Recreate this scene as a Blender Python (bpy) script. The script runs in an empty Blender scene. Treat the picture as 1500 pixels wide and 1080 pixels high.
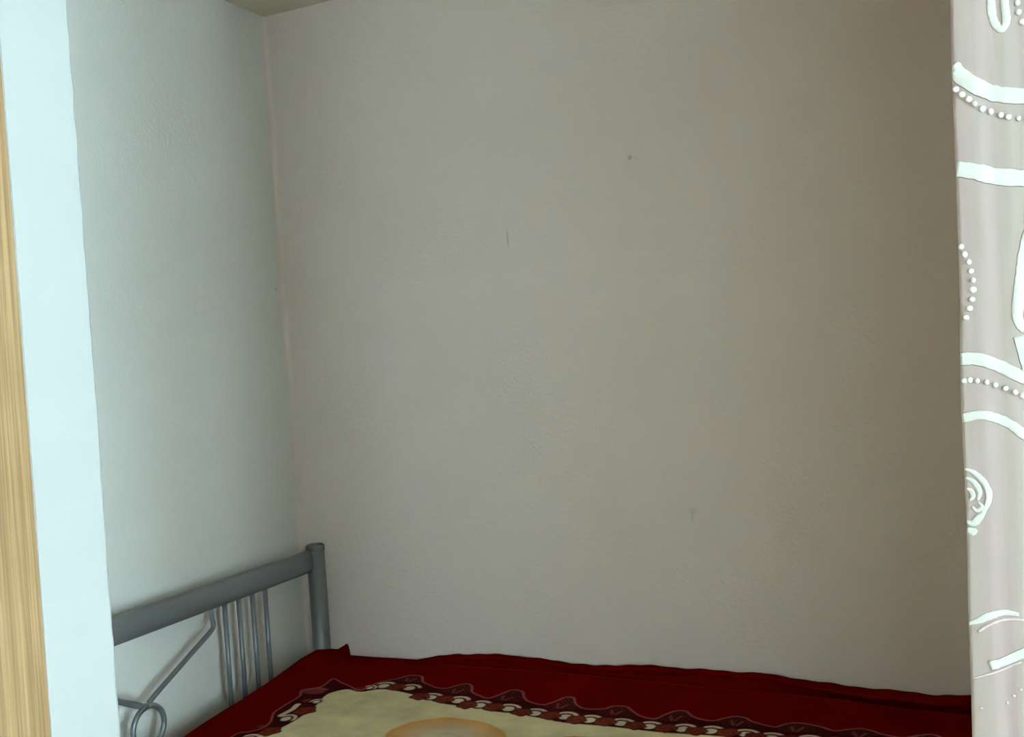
import bpy, bmesh, math, random
import numpy as np
from mathutils import Vector, Matrix
random.seed(4)
C = bpy.context.scene.collection
scene = bpy.context.scene

# ------------------------------------------------------------------ camera
cam_d = bpy.data.cameras.new('camera')
cam = bpy.data.objects.new('camera', cam_d); C.objects.link(cam)
cam_d.sensor_width = 36.0
cam_d.lens = 36.0 * 1493.0 / 1500.0
cam_d.clip_start = 0.02
cr = Vector((0.905, 0.4204, -0.0655)); cd = Vector((-0.0515, -0.0445, -0.9977)); cf = Vector((-0.4224, 0.9062, -0.0187))
M = Matrix((( cr.x, -cd.x, -cf.x, 1.9562),
            ( cr.y, -cd.y, -cf.y, -2.5656),
            ( cr.z, -cd.z, -cf.z, 1.4309),
            (0, 0, 0, 1)))
cam.matrix_world = M
scene.camera = cam

# ------------------------------------------------------------------ sky / daylight / exposure
SKY_STRENGTH = 42.0
SKY_COLOR = (0.68, 0.93, 1.02, 1)
world = bpy.data.worlds.new('overcast_sky'); scene.world = world
world.use_nodes = True
wn = world.node_tree.nodes; wl = world.node_tree.links
bg = wn['Background']; bg.inputs['Color'].default_value = SKY_COLOR; bg.inputs['Strength'].default_value = SKY_STRENGTH
RX, FY = 5.0, -5.2                                              # inner faces of the right and front walls
WIN_Y0, WIN_Y1, WIN_Z0, WIN_Z1 = -4.75, -2.80, 0.30, 2.38     # window opening in the right wall
FW_X0, FW_X1, FW_Z0, FW_Z1 = 2.15, 4.85, 1.50, 1.95              # opening of the added fill window, front wall behind the camera
def portal(loc, w, h, rz):
    pl = bpy.data.lights.new('window_portal', 'AREA'); pl.shape = 'RECTANGLE'; pl.size = w; pl.size_y = h; pl.cycles.is_portal = True
    po = bpy.data.objects.new('window_portal', pl); C.objects.link(po)
    po.matrix_world = Matrix.Translation(loc) @ Matrix.Rotation(rz, 4, 'Z') @ Matrix.Rotation(math.pi/2, 4, 'X')
portal((RX+.19, (WIN_Y0+WIN_Y1)/2, (WIN_Z0+WIN_Z1)/2), WIN_Y1-WIN_Y0, WIN_Z1-WIN_Z0, -math.pi/2)
portal(((FW_X0+FW_X1)/2, FY-.11, (FW_Z0+FW_Z1)/2), FW_X1-FW_X0, FW_Z1-FW_Z0, math.pi)
scene.view_settings.view_transform = 'Standard'
scene.view_settings.look = 'None'
scene.view_settings.exposure = 0.0
scene.view_settings.gamma = 1.0
scene.view_settings.use_curve_mapping = False

# ------------------------------------------------------------------ materials
def mat(name, color, rough=0.6, metal=0.0, noise=None, bump=None, spec=0.5, sheen=0.0):
    """noise=(scale, amount) tonal variation; bump=(scale, strength, distance)"""
    m = bpy.data.materials.new(name); m.use_nodes = True
    nt = m.node_tree; N = nt.nodes; L = nt.links; b = N['Principled BSDF']
    b.inputs['Base Color'].default_value = (*color, 1); b.inputs['Roughness'].default_value = rough
    b.inputs['Metallic'].default_value = metal; b.inputs['Specular IOR Level'].default_value = spec
    b.inputs['Sheen Weight'].default_value = sheen
    tc = N.new('ShaderNodeNewGeometry')
    if noise:
        n = N.new('ShaderNodeTexNoise'); n.inputs['Scale'].default_value = noise[0]; n.inputs['Detail'].default_value = 4
        L.new(tc.outputs['Position'], n.inputs['Vector'])
        r = N.new('ShaderNodeValToRGB'); r.color_ramp.elements[0].position = .3; r.color_ramp.elements[1].position = .7
        k = 1 - noise[1]
        r.color_ramp.elements[0].color = (color[0]*k, color[1]*k, color[2]*k, 1); r.color_ramp.elements[1].color = (*color, 1)
        L.new(n.outputs['Fac'], r.inputs['Fac']); L.new(r.outputs['Color'], b.inputs['Base Color'])
    if bump:
        n2 = N.new('ShaderNodeTexNoise'); n2.inputs['Scale'].default_value = bump[0]; n2.inputs['Detail'].default_value = 3
        L.new(tc.outputs['Position'], n2.inputs['Vector'])
        bp = N.new('ShaderNodeBump'); bp.inputs['Strength'].default_value = bump[1]; bp.inputs['Distance'].default_value = bump[2]
        L.new(n2.outputs['Fac'], bp.inputs['Height']); L.new(bp.outputs['Normal'], b.inputs['Normal'])
    return m

def wall_mat(name, color, marks=()):
    """painted ingrain wallpaper; marks = (centre xyz, half sizes xyz, darkening)"""
    m = mat(name, color, 0.85, bump=(95, 0.5, 0.0026), spec=.2)
    nt = m.node_tree; N = nt.nodes; L = nt.links; b = N['Principled BSDF']
    g = [n for n in N if n.type == 'NEW_GEOMETRY'][0]
    n = N.new('ShaderNodeTexNoise'); n.inputs['Scale'].default_value = 1.6; n.inputs['Detail'].default_value = 5
    L.new(g.outputs['Position'], n.inputs['Vector'])
    r = N.new('ShaderNodeValToRGB'); r.color_ramp.elements[0].position = .3; r.color_ramp.elements[1].position = .7
    r.color_ramp.elements[0].color = (color[0]*.965, color[1]*.96, color[2]*.95, 1); r.color_ramp.elements[1].color = (*color, 1)
    L.new(n.outputs['Fac'], r.inputs['Fac']); cur = r.outputs['Color']
    for c, h, d in marks:
        s = N.new('ShaderNodeVectorMath'); s.operation = 'SUBTRACT'; s.inputs[1].default_value = c
        L.new(g.outputs['Position'], s.inputs[0])
        q = N.new('ShaderNodeVectorMath'); q.operation = 'DIVIDE'; q.inputs[1].default_value = h
        L.new(s.outputs[0], q.inputs[0])
        ln = N.new('ShaderNodeVectorMath'); ln.operation = 'LENGTH'; L.new(q.outputs[0], ln.inputs[0])
        mr = N.new('ShaderNodeMapRange'); mr.interpolation_type = 'SMOOTHSTEP'
        mr.inputs['From Min'].default_value = 1.0; mr.inputs['From Max'].default_value = 0.2
        mr.inputs['To Min'].default_value = 0; mr.inputs['To Max'].default_value = d
        L.new(ln.outputs['Value'], mr.inputs['Value'])
        mx = N.new('ShaderNodeMix'); mx.data_type = 'RGBA'
        L.new(mr.outputs['Result'], mx.inputs['Factor']); L.new(cur, mx.inputs['A'])
        mx.inputs['B'].default_value = (.16, .14, .08, 1); cur = mx.outputs['Result']
    L.new(cur, b.inputs['Base Color'])
    return m

WALL_COL = (0.845, 0.738, 0.680)
MAT = {}
MAT['wall_back'] = wall_mat('wall_back_paint', WALL_COL,
    [((0.7735, 0, 1.737), (.0042, .3, .034), .30), ((0.7715, 0, 1.752), (.005, .3, .012), .12), ((1.139, 0, 1.911), (.0085, .3, .0095), .42),
     ((1.158, 0, 1.905), (.012, .3, .008), .08), ((1.248, 0, .983), (.018, .3, .012), .13), ((1.246, 0, .968), (.006, .3, .022), .12)])
MAT['wall_left'] = wall_mat('wall_left_paint', (.80, .785, .735), [((0, -.035, 1.663), (.3, .007, .007), .3)])
MAT['wall'] = wall_mat('wall_paint', (.80, .69, .57))
MAT['ceiling'] = mat('ceiling_paint', (0.83, 0.81, 0.69), .9, noise=(2, .03), bump=(90, .2, .001), spec=.2)
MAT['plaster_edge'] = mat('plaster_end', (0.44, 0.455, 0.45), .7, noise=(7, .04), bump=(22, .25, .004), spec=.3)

def wood_mat(name, c0, c1, axis_scale=(26, 26, 0.7), ribs=False):
    m = bpy.data.materials.new(name); m.use_nodes = True
    nt = m.node_tree; N = nt.nodes; L = nt.links; b = N['Principled BSDF']; b.inputs['Roughness'].default_value = .45
    g = N.new('ShaderNodeNewGeometry'); mp = N.new('ShaderNodeVectorMath'); mp.operation = 'MULTIPLY'
    mp.inputs[1].default_value = axis_scale; L.new(g.outputs['Position'], mp.inputs[0])
    n = N.new('ShaderNodeTexNoise'); n.inputs['Scale'].default_value = 1.0; n.inputs['Detail'].default_value = 6; n.inputs['Distortion'].default_value = .6
    L.new(mp.outputs[0], n.inputs['Vector'])
    n2 = N.new('ShaderNodeTexNoise'); n2.inputs['Scale'].default_value = 5.0; n2.inputs['Detail'].default_value = 3
    L.new(mp.outputs[0], n2.inputs['Vector'])
    n3 = N.new('ShaderNodeTexNoise'); n3.inputs['Scale'].default_value = 7.0; n3.inputs['Detail'].default_value = 2
    L.new(g.outputs['Position'], n3.inputs['Vector'])
    ad = N.new('ShaderNodeMath'); ad.operation = 'MULTIPLY_ADD'; ad.inputs[1].default_value = .5
    L.new(n2.outputs['Fac'], ad.inputs[0]); 
    hf = N.new('ShaderNodeMath'); hf.operation = 'MULTIPLY'; hf.inputs[1].default_value = .45; L.new(n.outputs['Fac'], hf.inputs[0])
    L.new(hf.outputs[0], ad.inputs[2])
    a2 = N.new('ShaderNodeMath'); a2.operation = 'MULTIPLY_ADD'; a2.inputs[1].default_value = .22
    L.new(n3.outputs['Fac'], a2.inputs[0]); L.new(ad.outputs[0], a2.inputs[2])
    r = N.new('ShaderNodeValToRGB'); r.color_ramp.elements[0].position = .47; r.color_ramp.elements[1].position = .68
    r.color_ramp.elements[0].color = (*c0, 1); r.color_ramp.elements[1].color = (*c1, 1)
    L.new(a2.outputs[0], r.inputs['Fac']); L.new(r.outputs['Color'], b.inputs['Base Color'])
    bp = N.new('ShaderNodeBump'); bp.inputs['Strength'].default_value = .25; bp.inputs['Distance'].default_value = .001
    L.new(ad.outputs[0], bp.inputs['Height']); L.new(bp.outputs['Normal'], b.inputs['Normal'])
    return m
MAT['oak'] = wood_mat('light_oak', (.25, .15, .070), (.43, .285, .150), (40, 75, 1.0))
MAT['floor'] = wood_mat('floor_laminate', (.30, .18, .10), (.46, .30, .17), (1.2, 18, 18))
MAT['steel'] = mat('silver_painted_steel', (.235, .255, .262), .38, .50, noise=(60, .06), spec=.5)
MAT['cap'] = mat('grey_cap_plastic', (.17, .18, .18), .22, .3, spec=.7)
MAT['mattress'] = mat('mattress_ticking', (.75, .73, .68), .85, noise=(30, .06), bump=(300, .3, .001))
MAT['chrome'] = mat('brushed_handle', (.6, .6, .6), .3, 1)
MAT['white_frame'] = mat('white_window_plastic', (.85, .86, .86), .35, noise=(3, .02))
MAT['ribbon'] = mat('white_satin_ribbon', (.505, .505, .475), .6, noise=(90, .10), bump=(160, .5, .0012), spec=.3)
MAT['bead'] = mat('white_bead', (.55, .53, .495), .45, noise=(200, .03))
MAT['stitch_fold'] = mat('mauve_stitch_and_fold_shade', (.50, .40, .40), .8, noise=(200, .2))

gm = bpy.data.materials.new('window_glass'); gm.use_nodes = True
N = gm.node_tree.nodes; L = gm.node_tree.links; N.remove(N['Principled BSDF'])
tr = N.new('ShaderNodeBsdfTransparent'); gl = N.new('ShaderNodeBsdfGlossy'); gl.inputs['Roughness'].default_value = .02
fr = N.new('ShaderNodeFresnel'); mx = N.new('ShaderNodeMixShader')
L.new(fr.outputs[0], mx.inputs[0]); L.new(tr.outputs[0], mx.inputs[1]); L.new(gl.outputs[0], mx.inputs[2]); L.new(mx.outputs[0], N['Material Output'].inputs[0])
MAT['glass'] = gm

# curtain voile: diffuse + translucent weave with broad vertical tone stripes
cm = bpy.data.materials.new('curtain_voile'); cm.use_nodes = True
N = cm.node_tree.nodes; L = cm.node_tree.links; b = N['Principled BSDF']
b.inputs['Roughness'].default_value = .8; b.inputs['Sheen Weight'].default_value = .2; b.inputs['Specular IOR Level'].default_value = .2
g = N.new('ShaderNodeNewGeometry'); v = N.new('ShaderNodeVectorMath'); v.operation = 'MULTIPLY'; v.inputs[1].default_value = (62, 0, 1.1)
L.new(g.outputs['Position'], v.inputs[0])
n = N.new('ShaderNodeTexNoise'); n.inputs['Scale'].default_value = 1; n.inputs['Detail'].default_value = 2; L.new(v.outputs[0], n.inputs['Vector'])
r = N.new('ShaderNodeValToRGB'); e = r.color_ramp.elements
e[0].position = .36; e[0].color = (.385, .300, .292, 1); e[1].position = .62; e[1].color = (.405, .345, .315, 1)
L.new(n.outputs['Fac'], r.inputs['Fac']); L.new(r.outputs['Color'], b.inputs['Base Color'])
t = N.new('ShaderNodeBsdfTranslucent'); L.new(r.outputs['Color'], t.inputs['Color'])
v2 = N.new('ShaderNodeVectorMath'); v2.operation = 'MULTIPLY'; v2.inputs[1].default_value = (900, 60, 260)
L.new(g.outputs['Position'], v2.inputs[0]); n2 = N.new('ShaderNodeTexNoise'); n2.inputs['Scale'].default_value = 1; L.new(v2.outputs[0], n2.inputs['Vector'])
bp = N.new('ShaderNodeBump'); bp.inputs['Strength'].default_value = .2; bp.inputs['Distance'].default_value = .0006
L.new(n2.outputs['Fac'], bp.inputs['Height']); L.new(bp.outputs[0], b.inputs['Normal'])
mx = N.new('ShaderNodeMixShader'); mx.inputs[0].default_value = .22
L.new(b.outputs[0], mx.inputs[1]); L.new(t.outputs[0], mx.inputs[2]); L.new(mx.outputs[0], N['Material Output'].inputs[0])
MAT['curtain'] = cm

# plush blanket: the printed design sits in a colour attribute (base colour of the print, plus a painted fold highlight)
bm_ = bpy.data.materials.new('printed_plush'); bm_.use_nodes = True
N = bm_.node_tree.nodes; L = bm_.node_tree.links; b = N['Principled BSDF']
b.inputs['Roughness'].default_value = .85; b.inputs['Specular IOR Level'].default_value = .0
a = N.new('ShaderNodeVertexColor'); a.layer_name = 'print'
g = N.new('ShaderNodeNewGeometry'); n = N.new('ShaderNodeTexNoise'); n.inputs['Scale'].default_value = 9; n.inputs['Detail'].default_value = 6
L.new(g.outputs['Position'], n.inputs['Vector'])
mr = N.new('ShaderNodeMapRange'); mr.inputs['From Min'].default_value = .3; mr.inputs['From Max'].default_value = .7
mr.inputs['To Min'].default_value = .80; mr.inputs['To Max'].default_value = 1.10; L.new(n.outputs['Fac'], mr.inputs['Value'])
vm = N.new('ShaderNodeVectorMath'); vm.operation = 'SCALE'; L.new(a.outputs['Color'], vm.inputs[0]); L.new(mr.outputs['Result'], vm.inputs['Scale'])
L.new(vm.outputs[0], b.inputs['Base Color'])
n2 = N.new('ShaderNodeTexNoise'); n2.inputs['Scale'].default_value = 240; L.new(g.outputs['Position'], n2.inputs['Vector'])
bp = N.new('ShaderNodeBump'); bp.inputs['Strength'].default_value = .4; bp.inputs['Distance'].default_value = .002
L.new(n2.outputs['Fac'], bp.inputs['Height']); L.new(bp.outputs[0], b.inputs['Normal'])
MAT['plush'] = bm_

# ------------------------------------------------------------------ helpers
def obj(name, bm, m, parent=None, smooth=False):
    me = bpy.data.meshes.new(name); bm.to_mesh(me); bm.free()
    me.materials.append(MAT[m])
    if smooth:
        for p in me.polygons: p.use_smooth = True
    o = bpy.data.objects.new(name, me); C.objects.link(o)
    if parent: 
        o.parent = parent
        if parent.type == 'EMPTY': o.location = -parent.location
    return o
def thing(name, label, cat, loc=(0, 0, 0), group=None):
    o = bpy.data.objects.new(name, None); C.objects.link(o); o.location = loc; o.empty_display_size = .1
    o['label'] = label; o['category'] = cat
    if group: o['group'] = group
    return o
def tag(o, label, cat): o['label'] = label; o['category'] = cat; return o
def box(bm, a, b, bev=0):
    r = bmesh.ops.create_cube(bm, size=1)
    vs = r['verts']
    for v in vs:
        v.co = Vector(((a[i]+b[i])/2 + v.co[i]*(b[i]-a[i]) for i in range(3)))
    if bev:
        es = list({e for v in vs for e in v.link_edges})
        bmesh.ops.bevel(bm, geom=es, offset=bev, segments=2, affect='EDGES', profile=.6)
    return bm
def boxbm(a, b, bev=0): return box(bmesh.new(), a, b, bev)
def struct(name, bm, m, parent=None, smooth=False):
    o = obj(name, bm, m, parent, smooth)
    if not parent: o['kind'] = 'structure'
    return o
def catmull(pts, k=8):
    P = [np.array(p, float) for p in pts]; P = [2*P[0]-P[1]] + P + [2*P[-1]-P[-2]]
    out = []
    for i in range(1, len(P)-2):
        for j in range(k):
            t = j/k
            out.append(.5*((2*P[i]) + (-P[i-1]+P[i+1])*t + (2*P[i-1]-5*P[i]+4*P[i+1]-P[i+2])*t*t + (-P[i-1]+3*P[i]-3*P[i+1]+P[i+2])*t**3))
    out.append(P[-2]); return out
def tube(bm, pts, rad, seg=12, ry=None, ref=(1, 0, 0)):
    """sweep an ellipse along pts; rad along ref-ish axis, ry across"""
    ry = ry or rad
    pts = [Vector(p) for p in pts]; rings = []
    for i, p in enumerate(pts):
        t = (pts[min(i+1, len(pts)-1)] - pts[max(i-1, 0)]).normalized()
        u = Vector(ref) - t*Vector(ref).dot(t); u.normalize(); w = t.cross(u)
        rings.append([bm.verts.new(p + u*rad*math.cos(2*math.pi*k/seg) + w*ry*math.sin(2*math.pi*k/seg)) for k in range(seg)])
    for a, b in zip(rings, rings[1:]):
        for k in range(seg): bm.faces.new((a[k], a[(k+1) % seg], b[(k+1) % seg], b[k]))
    bm.faces.new(rings[0][::-1]); bm.faces.new(rings[-1])
    return bm

# ------------------------------------------------------------------ room shell
H = 2.5; T = .12
struct('floor', boxbm((-T, FY-T, -.1), (RX+.2, T, 0)), 'floor')
struct('ceiling', boxbm((-T, FY-T, H), (RX+.2, T, H+.1)), 'ceiling')
struct('wall_back', boxbm((-T, 0, 0), (RX+.2, T, H)), 'wall_back')
struct('wall_left', boxbm((-T, FY, 0), (0, 0, H)), 'wall_left')
w = bmesh.new()
box(w, (-T, FY-T, 0), (FW_X0, FY, H)); box(w, (FW_X1, FY-T, 0), (RX+.2, FY, H))
box(w, (FW_X0, FY-T, 0), (FW_X1, FY, FW_Z0)); box(w, (FW_X0, FY-T, FW_Z1), (FW_X1, FY, H))
struct('wall_front', w, 'wall')
w = bmesh.new()
box(w, (RX, FY, 0), (RX+.2, WIN_Y0, H)); box(w, (RX, WIN_Y1, 0), (RX+.2, 0, H))
box(w, (RX, WIN_Y0, 0), (RX+.2, WIN_Y1, WIN_Z0)); box(w, (RX, WIN_Y0, WIN_Z1), (RX+.2, WIN_Y1, H))
struct('wall_right', w, 'wall')
# partition left of the niche opening: its plastered end faces the room, edge slightly chipped and wavy
def partition(name, x0, x1, wavy_x, m):
    bm = bmesh.new(); zs = np.linspace(0, H, 150); rings = []
    rnd = random.Random(3)
    for z in zs:
        dx = 0.0008*math.sin(z*5.1) + rnd.uniform(-.0004, .0004) + (.0012*math.exp(-((z-1.28)/.012)**2)); r = .004 + rnd.uniform(-.0012, .0012)
        e = x1 + dx if wavy_x else x1
        prof = [(x0, -1.65), (e-r, -1.65), (e-r*.3, -1.65-r*.3), (e, -1.65-r), (e+rnd.uniform(-.0004, .0004), -1.70), (e, -1.75), (x0, -1.75)]
        rings.append([bm.verts.new((x, y, z)) for x, y in prof])
    n = len(rings[0])
    for a, b in zip(rings, rings[1:]):
        for k in range(n): bm.faces.new((a[k], b[k], b[(k+1) % n], a[(k+1) % n]))
    bm.faces.new(rings[0]); bm.faces.new(rings[-1][::-1])
    bmesh.ops.recalc_face_normals(bm, faces=bm.faces)
    return struct(name, bm, m)
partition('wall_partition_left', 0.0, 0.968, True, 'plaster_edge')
struct('wall_partition_right', boxbm((2.36, -1.75, 0), (RX, -1.65, H)), 'wall')
struct('wall_niche', boxbm((2.36, -1.65, 0), (2.46, 0, H)), 'wall')
# softly filled corner seam between the two niche walls
f = bmesh.new(); zs = np.linspace(0, H, 120); prev = None; rnd = random.Random(8)
for i, z in enumerate(zs):
    r = .014 + .002*math.sin(z*9) + rnd.uniform(-.0008, .0008)
    ring = [f.verts.new((r*(1-math.sin(a)), -r*(1-math.cos(a)), z)) for a in np.linspace(0, math.pi/2, 6)]
    if prev:
        for k in range(5): f.faces.new((prev[k], prev[k+1], ring[k+1], ring[k]))
    prev = ring
bmesh.ops.recalc_face_normals(f, faces=f.faces)
struct('trim_1', f, 'wall_back', smooth=True)

# windows (the daylight sources), one in the right wall and one added behind the camera to fill the back wall
def window(name, P):
    """P(u, d, z) -> xyz with u along the wall 0..W and d depth outward"""
    W, z0, z1 = P[1], P[2], P[3]; f = P[0]; fw = .06
    def bx(bm, u0, u1, d0, d1, a, b, bev=.004):
        p, q = f(u0, d0), f(u1, d1)
        return box(bm, (min(p[0], q[0]), min(p[1], q[1]), a), (max(p[0], q[0]), max(p[1], q[1]), b), bev)
    wf = bmesh.new()
    bx(wf, 0, fw, .05, .10, z0, z1); bx(wf, W-fw, W, .05, .10, z0, z1)
    bx(wf, fw, W-fw, .05, .10, z0, z0+fw); bx(wf, fw, W-fw, .05, .10, z1-fw, z1); bx(wf, W/2-.04, W/2+.04, .05, .10, z0+fw, z1-fw)
    win = struct(name, wf, 'white_frame')
    for a, b_ in ((fw, W/2-.04), (W/2+.04, W-fw)):
        obj('pane', bx(bmesh.new(), a, b_, .073, .077, z0+fw, z1-fw, 0), 'glass', win)
    obj('window_sill', bx(bmesh.new(), -.03, W+.03, -.06, .05, z0-.03, z0), 'white_frame', win)
window('window_1', (lambda u, d: (RX+d, WIN_Y0+u), WIN_Y1-WIN_Y0, WIN_Z0, WIN_Z1))
window('fill_window', (lambda u, d: (FW_X0+u, FY-d), FW_X1-FW_X0, FW_Z0, FW_Z1))  # unseen window, added to bring light onto the back wall

# ------------------------------------------------------------------ wardrobe (its side panel is the strip at the left)
wd = thing('wardrobe', 'light oak wardrobe side with vertical grain beside the white wall end', 'wardrobe', (.48, -2.03, 0))
X0, X1, Y0, Y1, ZT = .03, .9665, -2.33, -1.7505, 2.15
obj('side_panel', boxbm((X1-.018, Y0+.02, 0), (X1, Y1, ZT), .001), 'oak', wd)
obj('side_panel', boxbm((X0, Y0+.02, 0), (X0+.018, Y1, ZT), .001), 'oak', wd)
obj('top_panel', boxbm((X0+.018, Y0+.02, ZT-.02), (X1-.018, Y1, ZT), .001), 'oak', wd)
obj('back_panel', boxbm((X0+.018, Y1-.006, .06), (X1-.018, Y1, ZT-.02)), 'oak', wd)
obj('bottom_panel', boxbm((X0+.018, Y0+.02, .06), (X1-.018, Y1-.006, .08)), 'oak', wd)
obj('plinth', boxbm((X0+.018, Y0+.05, 0), (X1-.018, Y0+.065, .06)), 'oak', wd)
xm = (X0+X1)/2
for a, b_, hx in ((X0, xm-.002, xm-.04), (xm+.002, X1, xm+.04)):
    d = obj('door', boxbm((a, Y0, .07), (b_, Y0+.018, ZT-.002), .002), 'oak', wd)
    hb = tube(bmesh.new(), catmull([(hx, Y0, .98), (hx, Y0-.028, 1.0), (hx, Y0-.03, 1.06), (hx, Y0-.028, 1.12), (hx, Y0, 1.14)], 5), .005)
    obj('handle', hb, 'chrome', d, True)

# ------------------------------------------------------------------ metal bed
bed = thing('bed', 'grey metal bed with rail headboard of thin rods and a scroll', 'bed', (1.06, -.742, 0))
YC = -.742; HX = .072
def mir(y): return 2*YC - y
def post(x, y, ztop, r=.0265):
    bm = bmesh.new(); tube(bm, [(x, y, 0.0), (x, y, ztop)], r, 28)
    p = obj('post', bm, 'steel', bed, False)
    for q in p.data.polygons: q.use_smooth = len(q.vertices) == 4
    cb = bmesh.new()
    # shallow saddle cap
    prof = [(r+.0012, -.012), (r+.0018, -.002), (r+.0012, .003), (r-.003, .006), (r*.6, .0035), (r*.35, .0015), (.0001, .001)]
    rings = [[cb.verts.new((x+a*math.cos(2*math.pi*k/28), y+a*math.sin(2*math.pi*k/28), ztop+h)) for k in range(28)] for a, h in prof]
    for A, B in zip(rings, rings[1:]):
        for k in range(28): cb.faces.new((A[k], A[(k+1) % 28], B[(k+1) % 28], B[k]))
    o = obj('post_cap', cb, 'cap', p, True); return p
PY = -.045
for y in (PY, mir(PY)): post(.0865, y, .876)
for y in (PY, mir(PY)): post(2.10, y, .60)
# top rail: flattened oval tube
def oval_rail(name, x, ya, yb, z, hx, hz):
    bm = bmesh.new(); seg = 32; rings = []
    for y in np.linspace(ya, yb, 24):
        rings.append([bm.verts.new((x + hx*math.copysign(abs(math.cos(t))**.75, math.cos(t)), y, z + hz*math.copysign(abs(math.sin(t))**.8, math.sin(t)))) for t in [2*math.pi*k/seg for k in range(seg)]])
    for a, b_ in zip(rings, rings[1:]):
        for k in range(seg): bm.faces.new((a[k], a[(k+1) % seg], b_[(k+1) % seg], b_[k]))
    bm.faces.new(rings[0][::-1]); bm.faces.new(rings[-1]); bmesh.ops.recalc_face_normals(bm, faces=bm.faces)
    return obj(name, bm, 'steel', bed, True)
oval_rail('top_rail', HX+.006, PY-.0, mir(PY), .8345, .0165, .0335)
oval_rail('bottom_rail', HX+.006, PY-.02, mir(PY)+.02, .42, .0125, .018)
oval_rail('foot_rail', 2.10, PY-.02, mir(PY)+.02, .56, .0125, .022)
oval_rail('foot_rail', 2.10, PY-.02, mir(PY)+.02, .34, .0125, .018)
rod0 = None
ry = [-.273, -.328, -.385, -.442]
for y in ry + [mir(q) for q in ry]:
    if rod0 is None:
        rod0 = obj('rod', tube(bmesh.new(), [(0, 0, .43), (0, 0, .812)], .0068, 12), 'steel', bed, True)
        o = rod0
    else:
        o = rod0.copy(); C.objects.link(o); o.parent = bed
    o.location = Vector((HX, y, 0)) - bed.location
def wire(name, pts, r=.0066):
    return obj(name, tube(bmesh.new(), pts, r, 12), 'steel', bed, True)
cz, R_ = .578, .050
for s in (1, -1):
    g_ = (lambda y: y) if s == 1 else mir
    wire('diagonal_rod', [(HX, g_(y), z) for y, z in catmull([(-.4955, .812), (-.4930, .775), (-.4900, .757), (-.5040, .7415), (-.60, .6965), (-.70, .6490), (-.7300, .6330)], 6)])
circ = [(HX+.006*(1 if i else 1), YC + R_*math.cos(t), cz + R_*math.sin(t)) for i, t in enumerate(np.linspace(math.pi/2, math.pi/2-2*math.pi, 49))]
wire('scroll_ring', circ, .0068)
wire('scroll_stem', [(HX, YC, .43), (HX, YC, cz-R_+.002)])
wire('cross_wire', [(HX, y, z) for y, z in catmull([(YC+.012, .6275), (YC-.02, .634), (YC-.055, .652), (YC-.12, .686)], 6)], .0058)
for y in (-.035, mir(-.035)):
    obj('side_rail', boxbm((.11, y-.012, .27), (2.08, y+.012, .33), .003), 'steel', bed)
for k in range(12):
    x = .2 + k*.16
    o = obj('slat', boxbm((x, -1.42, .315), (x+.06, -.06, .33), .002), 'oak', bed)

# mattress
mt = obj('mattress', boxbm((.135, -1.44, .332), (2.05, -.04, .515), .03), 'mattress', None, True)
tag(mt, 'pale mattress lying on the metal bed under the red blanket', 'mattress')

# ------------------------------------------------------------------ blanket with printed design
def I(x, pts):
    p = np.array(pts); return np.interp(x, p[:, 0], p[:, 1])
crest = [(0, .547), (.1003, .547), (.112, .549), (.1597, .5755), (.1645, .540), (.2326, .540), (.40, .543), (.4496, .5546), (.5405, .569), (.6045, .5736), (.6971, .5774), (.8153, .5721), (.9529, .5651), (.9745, .5666), (1.0597, .5755), (1.1551, .5779), (1.2007, .5766), (1.4026, .5786), (1.5446, .5675), (1.6132, .5629), (1.7233, .5604), (1.8101, .5579), (1.8805, .562), (2.1, .56)]
ridge_z = [(0, .545), (.16, .540), (.40, .5430), (.45, .5490), (.55, .555), (.7149, .5581), (.9073, .5589), (1.162, .5549), (1.3602, .5506), (1.4835, .5510), (1.6, .552), (1.9, .550), (2.1, .55)]
ridge_y = [(0, -.045), (.4, -.05), (.55, -.072), (.7, -.075), (1.16, -.075), (1.4835, -.073), (1.5966, -.084), (1.73, -.104), (1.88, -.115), (2.1, -.12)]
dep = [(0, 0), (.42, 0), (.5, .020), (.6, .045), (.85, .035), (.95, .030), (1.1, .045), (1.25, .030), (1.45, .030), (1.55, .060), (1.7, .085), (1.9, .095), (2.1, .09)]
left_z = [(-1.5, .54), (-.6764, .5374), (-.6059, .5422), (-.4565, .550), (-.3321, .5644), (-.1962, .583), (-.1199, .585), (-.0529, .567), (0, .555)]
XL, XR, YF, YB = .125, 2.065, -1.475, -.016
def height(X, Y):
    zr = I(X, ridge_z); zc = I(X, crest); yr = I(X, ridge_y); d = I(X, dep)
    base = .551 + .0030*np.sin(5.1*X+2*Y) + .0022*np.sin(9*Y-4*X) + .0012*np.sin(23*X+14*Y)
    lz = I(Y, left_z); wl_ = np.exp(-np.maximum(X-XL, 0)**2/(2*.075**2)); base = base + (lz-.551)*wl_
    k = np.clip((Y-(yr-.12))/.12, 0, 1); k = k*k*(3-2*k)
    kx = np.clip((X-.14)/.06, 0, 1)
    main = base + (zr-base)*k*kx
    t = np.clip((Y-yr)/(-.030-yr), 0, 1)
    z0 = zr*kx + base*(1-kx)
    zc2 = np.where(X < .175, zc, zc)
    val = z0 + (zc2-z0)*t - d*np.sin(np.pi*np.clip(t, 0, 1)**.62)**.75
    z = np.where(Y > yr, val, main)
    # folded hump line of the crest, slight ruffle
    z = z + np.where(Y > -.04, .0012*np.sin(41*X)+.0008*np.sin(97*X), 0)*np.clip((X-.42)/.05, 0, 1)
    return z
xs = np.concatenate([np.arange(XL, 1.96, .002), np.linspace(1.96, XR, 12)])
ys = np.concatenate([np.linspace(YF, -.76, 40)[:-1], np.arange(-.76, YB-.001, .003), [YB]])
nx, ny = len(xs), len(ys)
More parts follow.
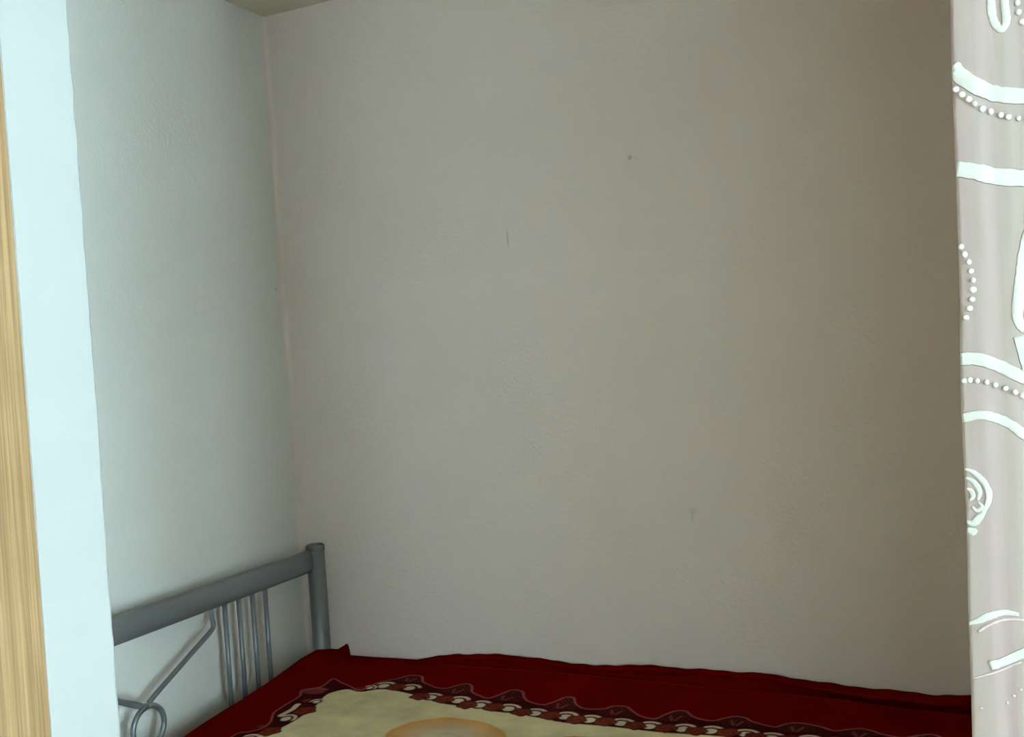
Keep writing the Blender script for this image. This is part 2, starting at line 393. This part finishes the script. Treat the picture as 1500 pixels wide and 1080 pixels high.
# skirts: rounded edge then hanging folds
def skirt(zdrop, n=9):
    """offset outward, drop"""
    a = np.linspace(0, math.pi/2, 5)[1:]; out = [(.012*math.sin(t), .012*(1-math.cos(t))) for t in a]
    out += [(.012, .012+zdrop*(k+1)/n) for k in range(n)]
    return out
sk_l = skirt(.06, 4); sk_b = [(0.006, .010), (.008, .03), (.008, .08)]; sk_f = skirt(.26, 14); sk_r = skirt(.09, 5)
XX = np.concatenate([[XL-o for o, d in sk_l][::-1], xs, [XR+o for o, d in sk_r]])
DX = np.concatenate([[d for o, d in sk_l][::-1], np.zeros(nx), [d for o, d in sk_r]])
YY = np.concatenate([[YF-o for o, d in sk_f][::-1], ys, [YB+o for o, d in sk_b]])
DY = np.concatenate([[d for o, d in sk_f][::-1], np.zeros(ny), [d for o, d in sk_b]])
GX, GY = np.meshgrid(XX, YY); HX_, HY_ = np.meshgrid(DX, DY)
Z = height(np.clip(GX, XL, XR), np.clip(GY, YF, YB)) - np.maximum(HX_, HY_) 
YR_ = I(np.clip(GX, XL, XR), ridge_y); T_ = np.clip((GY-YR_)/(-.030-YR_), 0, 1)
# the slack gathered against the wall forms a roll that overhangs the crease in front of it
ROLL = np.where(GY > -.030, -.022*np.clip(1-(GY+.030)/.014, 0, 1), np.interp(T_, [0, .3, .6, .86, .95, 1], [0, 0, .012, .018, -.008, -.022]))*np.clip((GX-.44)/.12, 0, 1)*(.45+.55*np.clip((GX-1.3)/.25, 0, 1))
Z = Z + .34*np.minimum(ROLL, 0)
GX2 = GX.copy(); GY2 = GY + ROLL - np.where(HY_ > .02, .010*np.sin(GX*31)*np.clip(HY_/.2, 0, 1)*(GY < YF), 0)
# unrolled sheet coordinates for the print
PX = np.clip(GX, XL, XR) + np.where(GX > XR, HX_, 0) - np.where(GX < XL, HX_, 0)
PYc = np.clip(GY, YF, YB) - np.where(GY < YF, HY_, 0)

def seg_dist(px, py, poly):
    d = np.full(px.shape, 9.0)
    for (x1, y1), (x2, y2) in zip(poly, poly[1:]):
        vx, vy = x2-x1, y2-y1; l = vx*vx+vy*vy+1e-12
        t = np.clip(((px-x1)*vx+(py-y1)*vy)/l, 0, 1)
        d = np.minimum(d, np.hypot(px-x1-t*vx, py-y1-t*vy))
    return d
def inside(px, py, poly):
    c = np.zeros(px.shape, bool); n = len(poly); j = n-1
    for i in range(n):
        xi, yi = poly[i]; xj, yj = poly[j]
        m = ((yi > py) != (yj > py)) & (px < (xj-xi)*(py-yi)/(yj-yi+1e-15)+xi)
        c ^= m; j = i
    return c
RED = (.125, .0012, .0012); DARK = (.050, .006, .006); LINE = (.33, .085, .085); CREAM = (.86, .73, .42)
PINKC = (.70, .50, .38); ROS = (.150, .022, .012); ROSL = (.29, .065, .04); BLK = (.045, .008, .006); ORG = (.74, .32, .050); PALE = (.82, .70, .50)
col = np.empty(GX.shape+(3,)); col[:] = RED
outl = [(.25, -1.22), (.31, -1.15), (.25, -1.08), (.31, -1.0), (.25, -.92), (.31, -.86), (.25, -.79), (.27, -.72), (.2693, -.651), (.2924, -.6358), (.311, -.6073), (.3044, -.5689), (.2758, -.5209), (.271, -.4791), (.2707, -.4044), (.2516, -.3702), (.2862, -.3298), (.2796, -.2657),
        (.320, -.283), (.3626, -.303), (.4074, -.3237), (.418, -.262), (.436, -.238), (.455, -.222), (.472, -.188), (.4902, -.1781), (.512, -.181), (.525, -.198), (.54, -.222), (.5674, -.2368), (.6, -.252), (.625, -.247), (.6407, -.222), (.655, -.205), (.672, -.205), (.69, -.225), (.705, -.255), (.735, -.275), (.7668, -.2871), (.785, -.255), (.80, -.2134), (.83, -.215), (.85, -.25), (.875, -.274), (.9163, -.2826), (.938, -.252), (.952, -.223), (.975, -.223), (.99, -.252), (1.015, -.278), (1.0457, -.2831), (1.075, -.27), (1.09, -.248), (1.12, -.243), (1.14, -.262), (1.17, -.29), (1.2078, -.2986), (1.225, -.268), (1.245, -.242), (1.268, -.242), (1.29, -.268), (1.315, -.284), (1.345, -.287), (1.365, -.265), (1.385, -.247), (1.41, -.249), (1.43, -.268), (1.4816, -.2895), (1.50, -.272), (1.52, -.258), (1.55, -.26), (1.5858, -.2743), (1.6139, -.2897), (1.64, -.272), (1.665, -.2585), (1.69, -.266), (1.71, -.279), (1.75, -.287), (1.775, -.272), (1.807, -.256), (1.83, -.27), (1.86, -.29), (1.90, -.285), (1.93, -.262)]
inn = [(.365, -1.22), (.37, -1.0), (.36, -.85), (.33, -.72), (.3241, -.6743), (.3599, -.5942), (.3667, -.5252), (.3586, -.4566), (.338, -.3806), (.352, -.338), (.372, -.324), (.4119, -.334), (.45, -.308), (.49, -.305), (.5877, -.3247), (.6589, -.3481), (.7707, -.3509), (.8044, -.3631), (.908, -.3595), (1.016, -.3748), (1.1135, -.3746), (1.2309, -.3743), (1.3434, -.374), (1.6, -.385), (1.93, -.39)]
# close both along foot side and front side (mirrored border, outside the photograph)
def loop(poly, xr, yf):
    return poly + [(xr, poly[-1][1]), (xr, yf), (poly[0][0], yf)]
out_sm = [tuple(p) for p in catmull(outl, 5)]; inn_sm = [tuple(p) for p in catmull(inn, 4)]
mo = inside(PX, PYc, loop(out_sm, 1.95, -1.26)); mi = inside(PX, PYc, loop(inn_sm, 1.86, -1.16))
do = seg_dist(PX, PYc, out_sm); di = seg_dist(PX, PYc, inn_sm)
rng = np.random.default_rng(2)
def vnoise(px, py, s, seed=0):
    r = np.random.default_rng(seed).random((256, 256)); x = px*s+50; y = py*s+50
    xi = np.floor(x).astype(int); yi = np.floor(y).astype(int); fx = x-xi; fy = y-yi; fx = fx*fx*(3-2*fx); fy = fy*fy*(3-2*fy)
    a = r[yi % 256, xi % 256]; b = r[yi % 256, (xi+1) % 256]; c = r[(yi+1) % 256, xi % 256]; d = r[(yi+1) % 256, (xi+1) % 256]
    return (a*(1-fx)+b*fx)*(1-fy)+(c*(1-fx)+d*fx)*fy
def lay(mask, c):
    m = np.clip(mask, 0, 1)[..., None]; col[:] = col*(1-m)+np.array(c)*m
def soft(d, r, w=.0025): return np.clip((r-d)/w+.5, 0, 1)
lay(mo.astype(float), DARK)
lay(mi.astype(float), CREAM)
nz = vnoise(PX, PYc, 14, 1)*.6 + vnoise(PX, PYc, 45, 2)*.4
col[mi] *= (0.86+.24*nz[mi])[:, None]
lay(mi*np.clip(vnoise(PX, PYc, 9, 7)*2.2-1.35, 0, 1)*.55, (.50, .50, .26))
# roses: petals shaded orange at the rim, fading to pale inside
def petal(cx, cy, rx, ry_, ang, rim=.62, a0=None, a1=None, k=.95):
    dx, dy = PX-cx, PYc-cy; ca, sa = math.cos(ang), math.sin(ang)
    u = (dx*ca+dy*sa)/rx; v_ = (-dx*sa+dy*ca)/ry_; r = np.hypot(u, v_) + .10*(vnoise(PX, PYc, 18, 5)-.5)
    m = mi*np.clip((1-r)/.05, 0, 1)
    lay(m*.85, PALE)
    w = np.clip((r-rim)/(1-rim), 0, 1)**.8
    if a0 is not None:
        an = np.arctan2(v_, u); w = w*np.clip((np.cos(an-a0)-a1)/.5, 0, 1)
    lay(m*w*k, ORG)
for P_ in [(.55, -1.0, .13, .10, .3), (1.35, -.98, .15, .12, 0), (.95, -.98, .16, .12, .2), (.62, -.80, .10, .13, 0), (1.45, -.75, .14, .15, .2), (1.20, -.85, .15, .12, 0)]:
    petal(*P_, rim=.4)
petal(1.13, -.575, .175, .135, 0, rim=.30)
petal(.785, -.545, .150, .126, -.12, rim=.30)
petal(.95, -.70, .16, .13, .1, rim=.5)
petal(.78, -.585, .085, .075, 0, rim=.75, k=.35)
# lace motifs
def dxy(cx, cy): return np.hypot(PX-cx, PYc-cy)
def rosette(cx, cy, r):
    d = dxy(cx, cy); an = np.arctan2(PYc-cy, PX-cx)
    rr = r*(1+.10*np.cos(an*5))
    lay(soft(d, rr*1.1), BLK); lay(soft(d, rr), ROS)
    sp = .5+.5*np.sin(d/r*9+an*2); lay(soft(d, rr*.85)*np.clip(sp*1.6-.9, 0, 1)*.8, ROSL)
def eyelet(cx, cy, r, s=1):
    d = dxy(cx, cy); an = np.arctan2(PYc-cy, PX-cx)
    cres = soft(d, r*1.75)*(1-soft(d, r*1.18))*np.clip((np.sin(an-.35*s)+.12)/.4, 0, 1)
    lay(cres, PINKC); lay(soft(d, r*1.2), BLK); lay(soft(d, r*.82), (.70, .58, .42))
peaks = [.496, .663, .811, .963, 1.107, 1.253, 1.397, 1.532, 1.665, 1.807]
for i, xp in enumerate(peaks):
    yi_ = float(np.interp(xp, [p[0] for p in inn[10:]], [p[1] for p in inn[10:]]))
    yt = -.178 if i == 0 else float(np.interp(xp, [p[0] for p in out_sm[100:]], [p[1] for p in out_sm[100:]]))
    # dome lattice
    dm = mo & ~mi & (np.abs(PX-xp) < .04) & (PYc > yi_+.07)
    dots = (np.sin((PX-xp)*520)*np.sin((PYc)*420) > .45)
    lay(dm*dots*.30, (.24, .09, .07))
    for sx in (-1, 1):
        d2 = seg_dist(PX, PYc, [(xp+.004*sx, yi_+.075), (xp+.013*sx, yi_+.10)]); lay(soft(d2, .0032)*.45, LINE)
    eyelet(xp-.043, yi_+.026, .0185, -1); eyelet(xp+.036, yi_+.026, .0185, 1)
    rosette(xp-.004, yi_+.026, .025)
    if i: rosette(xp-.072 if i == 1 else xp-.076, yi_+.022, .024)
eyelet(.420, -.300, .012, -1)
# the corner and the short run beside the headboard
rosette(.398, -.315, .016)
lay(soft(np.hypot((PX-.285)/1.6, PYc+.365), .022)*.7, (.26, .06, .055))
lay(soft(seg_dist(PX, PYc, [(.262, -.362), (.29, -.34), (.315, -.345)]), .004), LINE)
rosette(.352, -.492, .027); eyelet(.345, -.432, .012, 1); eyelet(.335, -.548, .016, -1); rosette(.312, -.43, .012)
lay(soft(seg_dist(PX, PYc, [(.305, -.46), (.312, -.49), (.306, -.53)]), .008), PINKC)
rosette(.345, -.622, .026); eyelet(.322, -.672, .016, -1); rosette(.298, -.60, .010)
for k in range(6):
    yk = -.72-.085*k
    (rosette if k % 2 else eyelet)(.325, yk, .02)
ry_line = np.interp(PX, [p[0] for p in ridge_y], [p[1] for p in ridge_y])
lay(soft(np.abs(PYc-ry_line+.003), .0022, .003)*np.clip((PX-.47)/.08, 0, 1)*.55, (.24, .045, .035))  # hem piping line, with the ridge highlight painted into its colour
lay(soft(do, .0028), LINE); lay(soft(di, .0020)*.55, BLK)
col = np.clip(col, 0, 1)

nX, nY = GX.shape[1], GX.shape[0]
co = np.stack([GX2, GY2, Z], -1).reshape(-1, 3).astype(np.float32)
idx = np.arange(nX*nY).reshape(nY, nX)
quads = np.stack([idx[:-1, :-1], idx[:-1, 1:], idx[1:, 1:], idx[1:, :-1]], -1).reshape(-1, 4)
me = bpy.data.meshes.new('blanket')
me.vertices.add(len(co)); me.vertices.foreach_set('co', co.ravel())
me.loops.add(quads.size); me.loops.foreach_set('vertex_index', quads.ravel().astype(np.int32))
me.polygons.add(len(quads)); me.polygons.foreach_set('loop_start', np.arange(0, quads.size, 4, dtype=np.int32))
me.polygons.foreach_set('loop_total', np.full(len(quads), 4, np.int32)); me.polygons.foreach_set('use_smooth', np.ones(len(quads), bool))
me.update(calc_edges=True)
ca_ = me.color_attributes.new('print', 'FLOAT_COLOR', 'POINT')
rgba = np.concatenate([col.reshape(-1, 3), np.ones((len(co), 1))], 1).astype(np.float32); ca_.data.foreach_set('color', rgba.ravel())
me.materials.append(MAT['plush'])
bl = bpy.data.objects.new('blanket', me); C.objects.link(bl)
so = bl.modifiers.new('thickness', 'SOLIDIFY'); so.thickness = .004; so.offset = -1
tag(bl, 'dark red plush blanket printed with a cream field and lace border, spread over the bed', 'blanket')

# ------------------------------------------------------------------ curtain at the right of the opening
CY = -1.70
EDGE = [(0.0, 1.918), (1.1031, 1.9302), (1.1465, 1.9315), (1.2005, 1.9324), (1.2651, 1.9348), (1.3133, 1.9353), (1.3544, 1.9357), (1.4039, 1.9372), (1.4251, 1.9384), (1.4886, 1.9404), (1.5539, 1.9416), (1.6253, 1.943), (1.6773, 1.9446), (2.4, 1.955)]
def xe(z): return float(np.interp(z, [p[0] for p in EDGE], [p[1] for p in EDGE]))
def sy(x, z):
    d = x - xe(z)
    small = .0005*math.sin(d/.021*2*math.pi + .4*math.sin(z*3)) 
    k = min(max((d-.045)/.06, 0), 1)
    big = .022*k*math.sin((d-.045)/.078*2*math.pi + .25*math.sin(z*2.2))
    return CY + small*(1-k) + big + .004*math.sin(z*3.1)*k + .25*max(0, .006-d)
cb = bmesh.new(); zs = np.linspace(.03, 2.33, 190); ds = np.concatenate([np.linspace(0, .006, 3), np.linspace(.009, .39, 120)])
G = [[cb.verts.new((xe(z)+d, sy(xe(z)+d, z), z)) for d in ds] for z in zs]
for a, b_ in zip(G, G[1:]):
    for k in range(len(ds)-1): cb.faces.new((a[k], a[k+1], b_[k+1], b_[k]))
cu = obj('curtain', cb, 'curtain', None, True)
tag(cu, 'pale pinkish voile curtain with white ribbon bands and bead trim beside the opening', 'curtain')
so = cu.modifiers.new('thickness', 'SOLIDIFY'); so.thickness = .0006
def ribbon(bm, pts, w, k=6, taper=False):
    P = catmull([(p[0], p[1]) for p in pts], k); rings = []; n = len(P); rn = random.Random(int(pts[0][1]*1000))
    for i, p in enumerate(P):
        t = P[min(i+1, n-1)] - P[max(i-1, 0)]; t = t/np.linalg.norm(t); nn = np.array([-t[1], t[0]])
        ww = w*(1+rn.uniform(-.10, .10)); 
        if taper: ww *= .35+.65*math.sin(math.pi*min(1, max(0, (i+1)/(n+1))))
        ring = []
        for s, h in ((-.5, .0000), (-.44, .0003), (-.15, .0004), (.15, .0004), (.44, .0003), (.5, .0000)):
            q = p + nn*ww*s; xq = max(q[0], xe(q[1])+.0003)
            ring.append(bm.verts.new((xq, sy(xq, q[1]) - .0003 - h, q[1])))
        rings.append(ring)
    for a, b_ in zip(rings, rings[1:]):
        for j in range(5): bm.faces.new((a[j], a[j+1], b_[j+1], b_[j]))
        bm.faces.new((a[5], a[0], b_[0], b_[5]))
    bm.faces.new(rings[0][::-1]); bm.faces.new(rings[-1])
    return bm
bands = [([(1.9421, 1.627), (1.948, 1.6192), (1.9571, 1.6103), (1.9686, 1.6026), (1.98, 1.5982), (1.9935, 1.5955)], .0125),
         ([(1.9409, 1.5482), (1.956, 1.5436), (1.97, 1.5381), (1.9935, 1.5335)], .0125),
         ([(1.937, 1.4002), (1.9486, 1.4001), (1.9626, 1.3946), (1.9808, 1.3837), (1.9935, 1.378)], .0100),
         ([(1.9355, 1.3539), (1.9487, 1.3567), (1.9605, 1.3536), (1.9697, 1.3486), (1.9787, 1.3406), (1.9935, 1.330)], .0075)]
singles = [([(1.9945, 1.515), (1.9912, 1.4988), (1.9868, 1.4838), (1.983, 1.4635), (1.9801, 1.443), (1.9789, 1.4286), (1.984, 1.420)], .0080, False),
           ([(1.9790, 1.4158), (1.9824, 1.3961), (1.9856, 1.3856), (1.992, 1.376)], .0075, False),
           ([(1.9734, 1.690), (1.9728, 1.6665), (1.9741, 1.6549), (1.9784, 1.6484), (1.9823, 1.6532), (1.982, 1.6666), (1.9822, 1.690)], .0058, False),
           ([(1.9358, 1.3150), (1.943, 1.3111), (1.9493, 1.3036), (1.9520, 1.2951), (1.9503, 1.2865), (1.9460, 1.2800)], .0050, True),
           ([(1.9362, 1.3080), (1.9420, 1.3040), (1.9455, 1.2970), (1.9440, 1.2900)], .0042, True),
           ([(1.9364, 1.2990), (1.9395, 1.2975), (1.9405, 1.2930), (1.9380, 1.2900)], .0038, True),
           ([(1.9440, 1.2885), (1.9470, 1.2850), (1.9430, 1.2820), (1.9395, 1.2850)], .0034, True),
           ([(1.9490, 1.2830), (1.9450, 1.2775), (1.9400, 1.2720), (1.9352, 1.2735)], .0055, True),
           ([(1.9352, 1.2680), (1.9385, 1.2655), (1.9420, 1.2670)], .0060, True),
           ([(1.932, 1.1925), (1.9404, 1.1960), (1.9479, 1.2002), (1.958, 1.2030), (1.968, 1.2020)], .0060, True),
           ([(1.9459, 1.161), (1.9556, 1.1644), (1.9702, 1.1728), (1.9845, 1.181), (1.994, 1.187)], .0070, False)]
MX = 1.9945
for pts, w_ in bands:
    full = pts + [(2*MX-p[0], p[1]) for p in pts[::-1]]
    ext = list(full)
    for r_ in (1, 2):
        ext += [(p[0]+.118*r_, p[1]) for p in full]
    ext = [p for p in ext if p[0] < xe(p[1])+.385]
    obj('ribbon_band', ribbon(bmesh.new(), ext, w_, 5), 'ribbon', cu, True)
for i, (pts, w_, tp) in enumerate(singles):
    obj('ribbon_motif', ribbon(bmesh.new(), pts, w_, 6, tp), 'ribbon', cu, True)
mb = bmesh.new()
for pts, w_, tp in singles:
    for sh in (0, .118, .236):
        for mirr in (0, 1):
            if sh == 0 and mirr == 0: continue
            q = [((2*MX-p[0] if mirr else p[0])+sh+(.001 if mirr else 0), p[1]) for p in pts]
            if max(p[0] for p in q) < 1.93+.385: ribbon(mb, q, w_, 4, tp)
mo_ = obj('ribbon_pattern', mb, 'ribbon', cu, True); mo_['kind'] = 'stuff'
fold_lines = [([(1.9385, 1.1865), (1.9479, 1.1935), (1.96, 1.198), (1.9718, 1.198), (1.99, 1.196)], .0022), ([(1.9335, 1.1490), (1.943, 1.1535), (1.953, 1.1575), (1.968, 1.1655)], .0018)]  # mauve line under a ribbon, then a fold shadow laid on as a strip
for pts, w_ in fold_lines: obj('fold_line', ribbon(bmesh.new(), pts, w_, 6), 'stitch_fold', cu, True)
beads = [(1.945, 1.6086), (1.9491, 1.6038), (1.9537, 1.5994), (1.9577, 1.5951), (1.9627, 1.5906), (1.9683, 1.5877), (1.9751, 1.584), (1.9801, 1.5817), (1.987, 1.5796), (1.993, 1.579),
         (1.9424, 1.4875), (1.9446, 1.4813), (1.9472, 1.4752), (1.9483, 1.4680), (1.9495, 1.4608), (1.9490, 1.4535), (1.9480, 1.4462), (1.9460, 1.4394), (1.943, 1.4323),
         (1.9395, 1.3836), (1.9432, 1.384), (1.9485, 1.3832), (1.9548, 1.3818), (1.9609, 1.3794), (1.9678, 1.3765), (1.9742, 1.3731), (1.9792, 1.3703), (1.985, 1.367),
         (1.9904, 1.6655), (1.991, 1.6588), (1.9933, 1.6511)]
stitches = [(1.9378, 1.1265), (1.9564, 1.1324), (1.9614, 1.1382), (1.9664, 1.1439), (1.971, 1.149)]
def bead_bm(r, h):
    bm = bmesh.new(); bmesh.ops.create_icosphere(bm, subdivisions=2, radius=1)
    for v in bm.verts: v.co = Vector((v.co.x*r, v.co.y*h, v.co.z*r))
    return bm
b0 = None
rb = random.Random(5)
for x, z in beads:
    if b0 is None: b0 = obj('bead', bead_bm(.0024, .0011), 'bead', cu, True); o = b0
    else: o = b0.copy(); C.objects.link(o); o.parent = cu
    o.location = (x, sy(x, z)-.0009, z); s = rb.uniform(.88, 1.08); o.scale = (s*rb.uniform(.85, 1.1), 1, s)
s0 = None
for x, z in stitches:
    if s0 is None: s0 = obj('stitch', bead_bm(.0013, .0006), 'stitch_fold', cu, True); o = s0
    else: o = s0.copy(); C.objects.link(o); o.parent = cu
    o.location = (x, sy(x, z)-.0006, z)
bb = bmesh.new()
for x, z in beads:
    for sh in (0, .118, .236):
        for mirr in (0, 1):
            xx = (2*MX-x if mirr else x)+sh
            if (sh == 0 and mirr == 0) or xx > 2.31 or abs(xx-MX) < .002: continue
            r = bmesh.ops.create_icosphere(bb, subdivisions=1, radius=1)
            for v in r['verts']: v.co = Vector((xx+v.co.x*.0024, sy(xx, z)-.0009+v.co.y*.0011, z+v.co.z*.0024))
bo = obj('bead_trim', bb, 'bead', cu, True); bo['kind'] = 'stuff'
# curtain rod across the opening with rings
rod = thing('curtain_rod', 'thin white curtain rod spanning the opening above the curtain', 'curtain rod', (1.66, CY, 2.36))
obj('pole', tube(bmesh.new(), [(.968, CY, 2.365), (2.36, CY, 2.365)], .009, 16, ref=(0, 0, 1)), 'white_frame', rod, True)
for k in range(6):
    x = 1.98 + k*.066
    rb_ = bmesh.new(); tube(rb_, [(x, CY+.014*math.cos(t), 2.351+.022*math.sin(t)) for t in np.linspace(0, 2*math.pi, 25)], .0015, 8)
    obj('ring', rb_, 'chrome', rod, True)
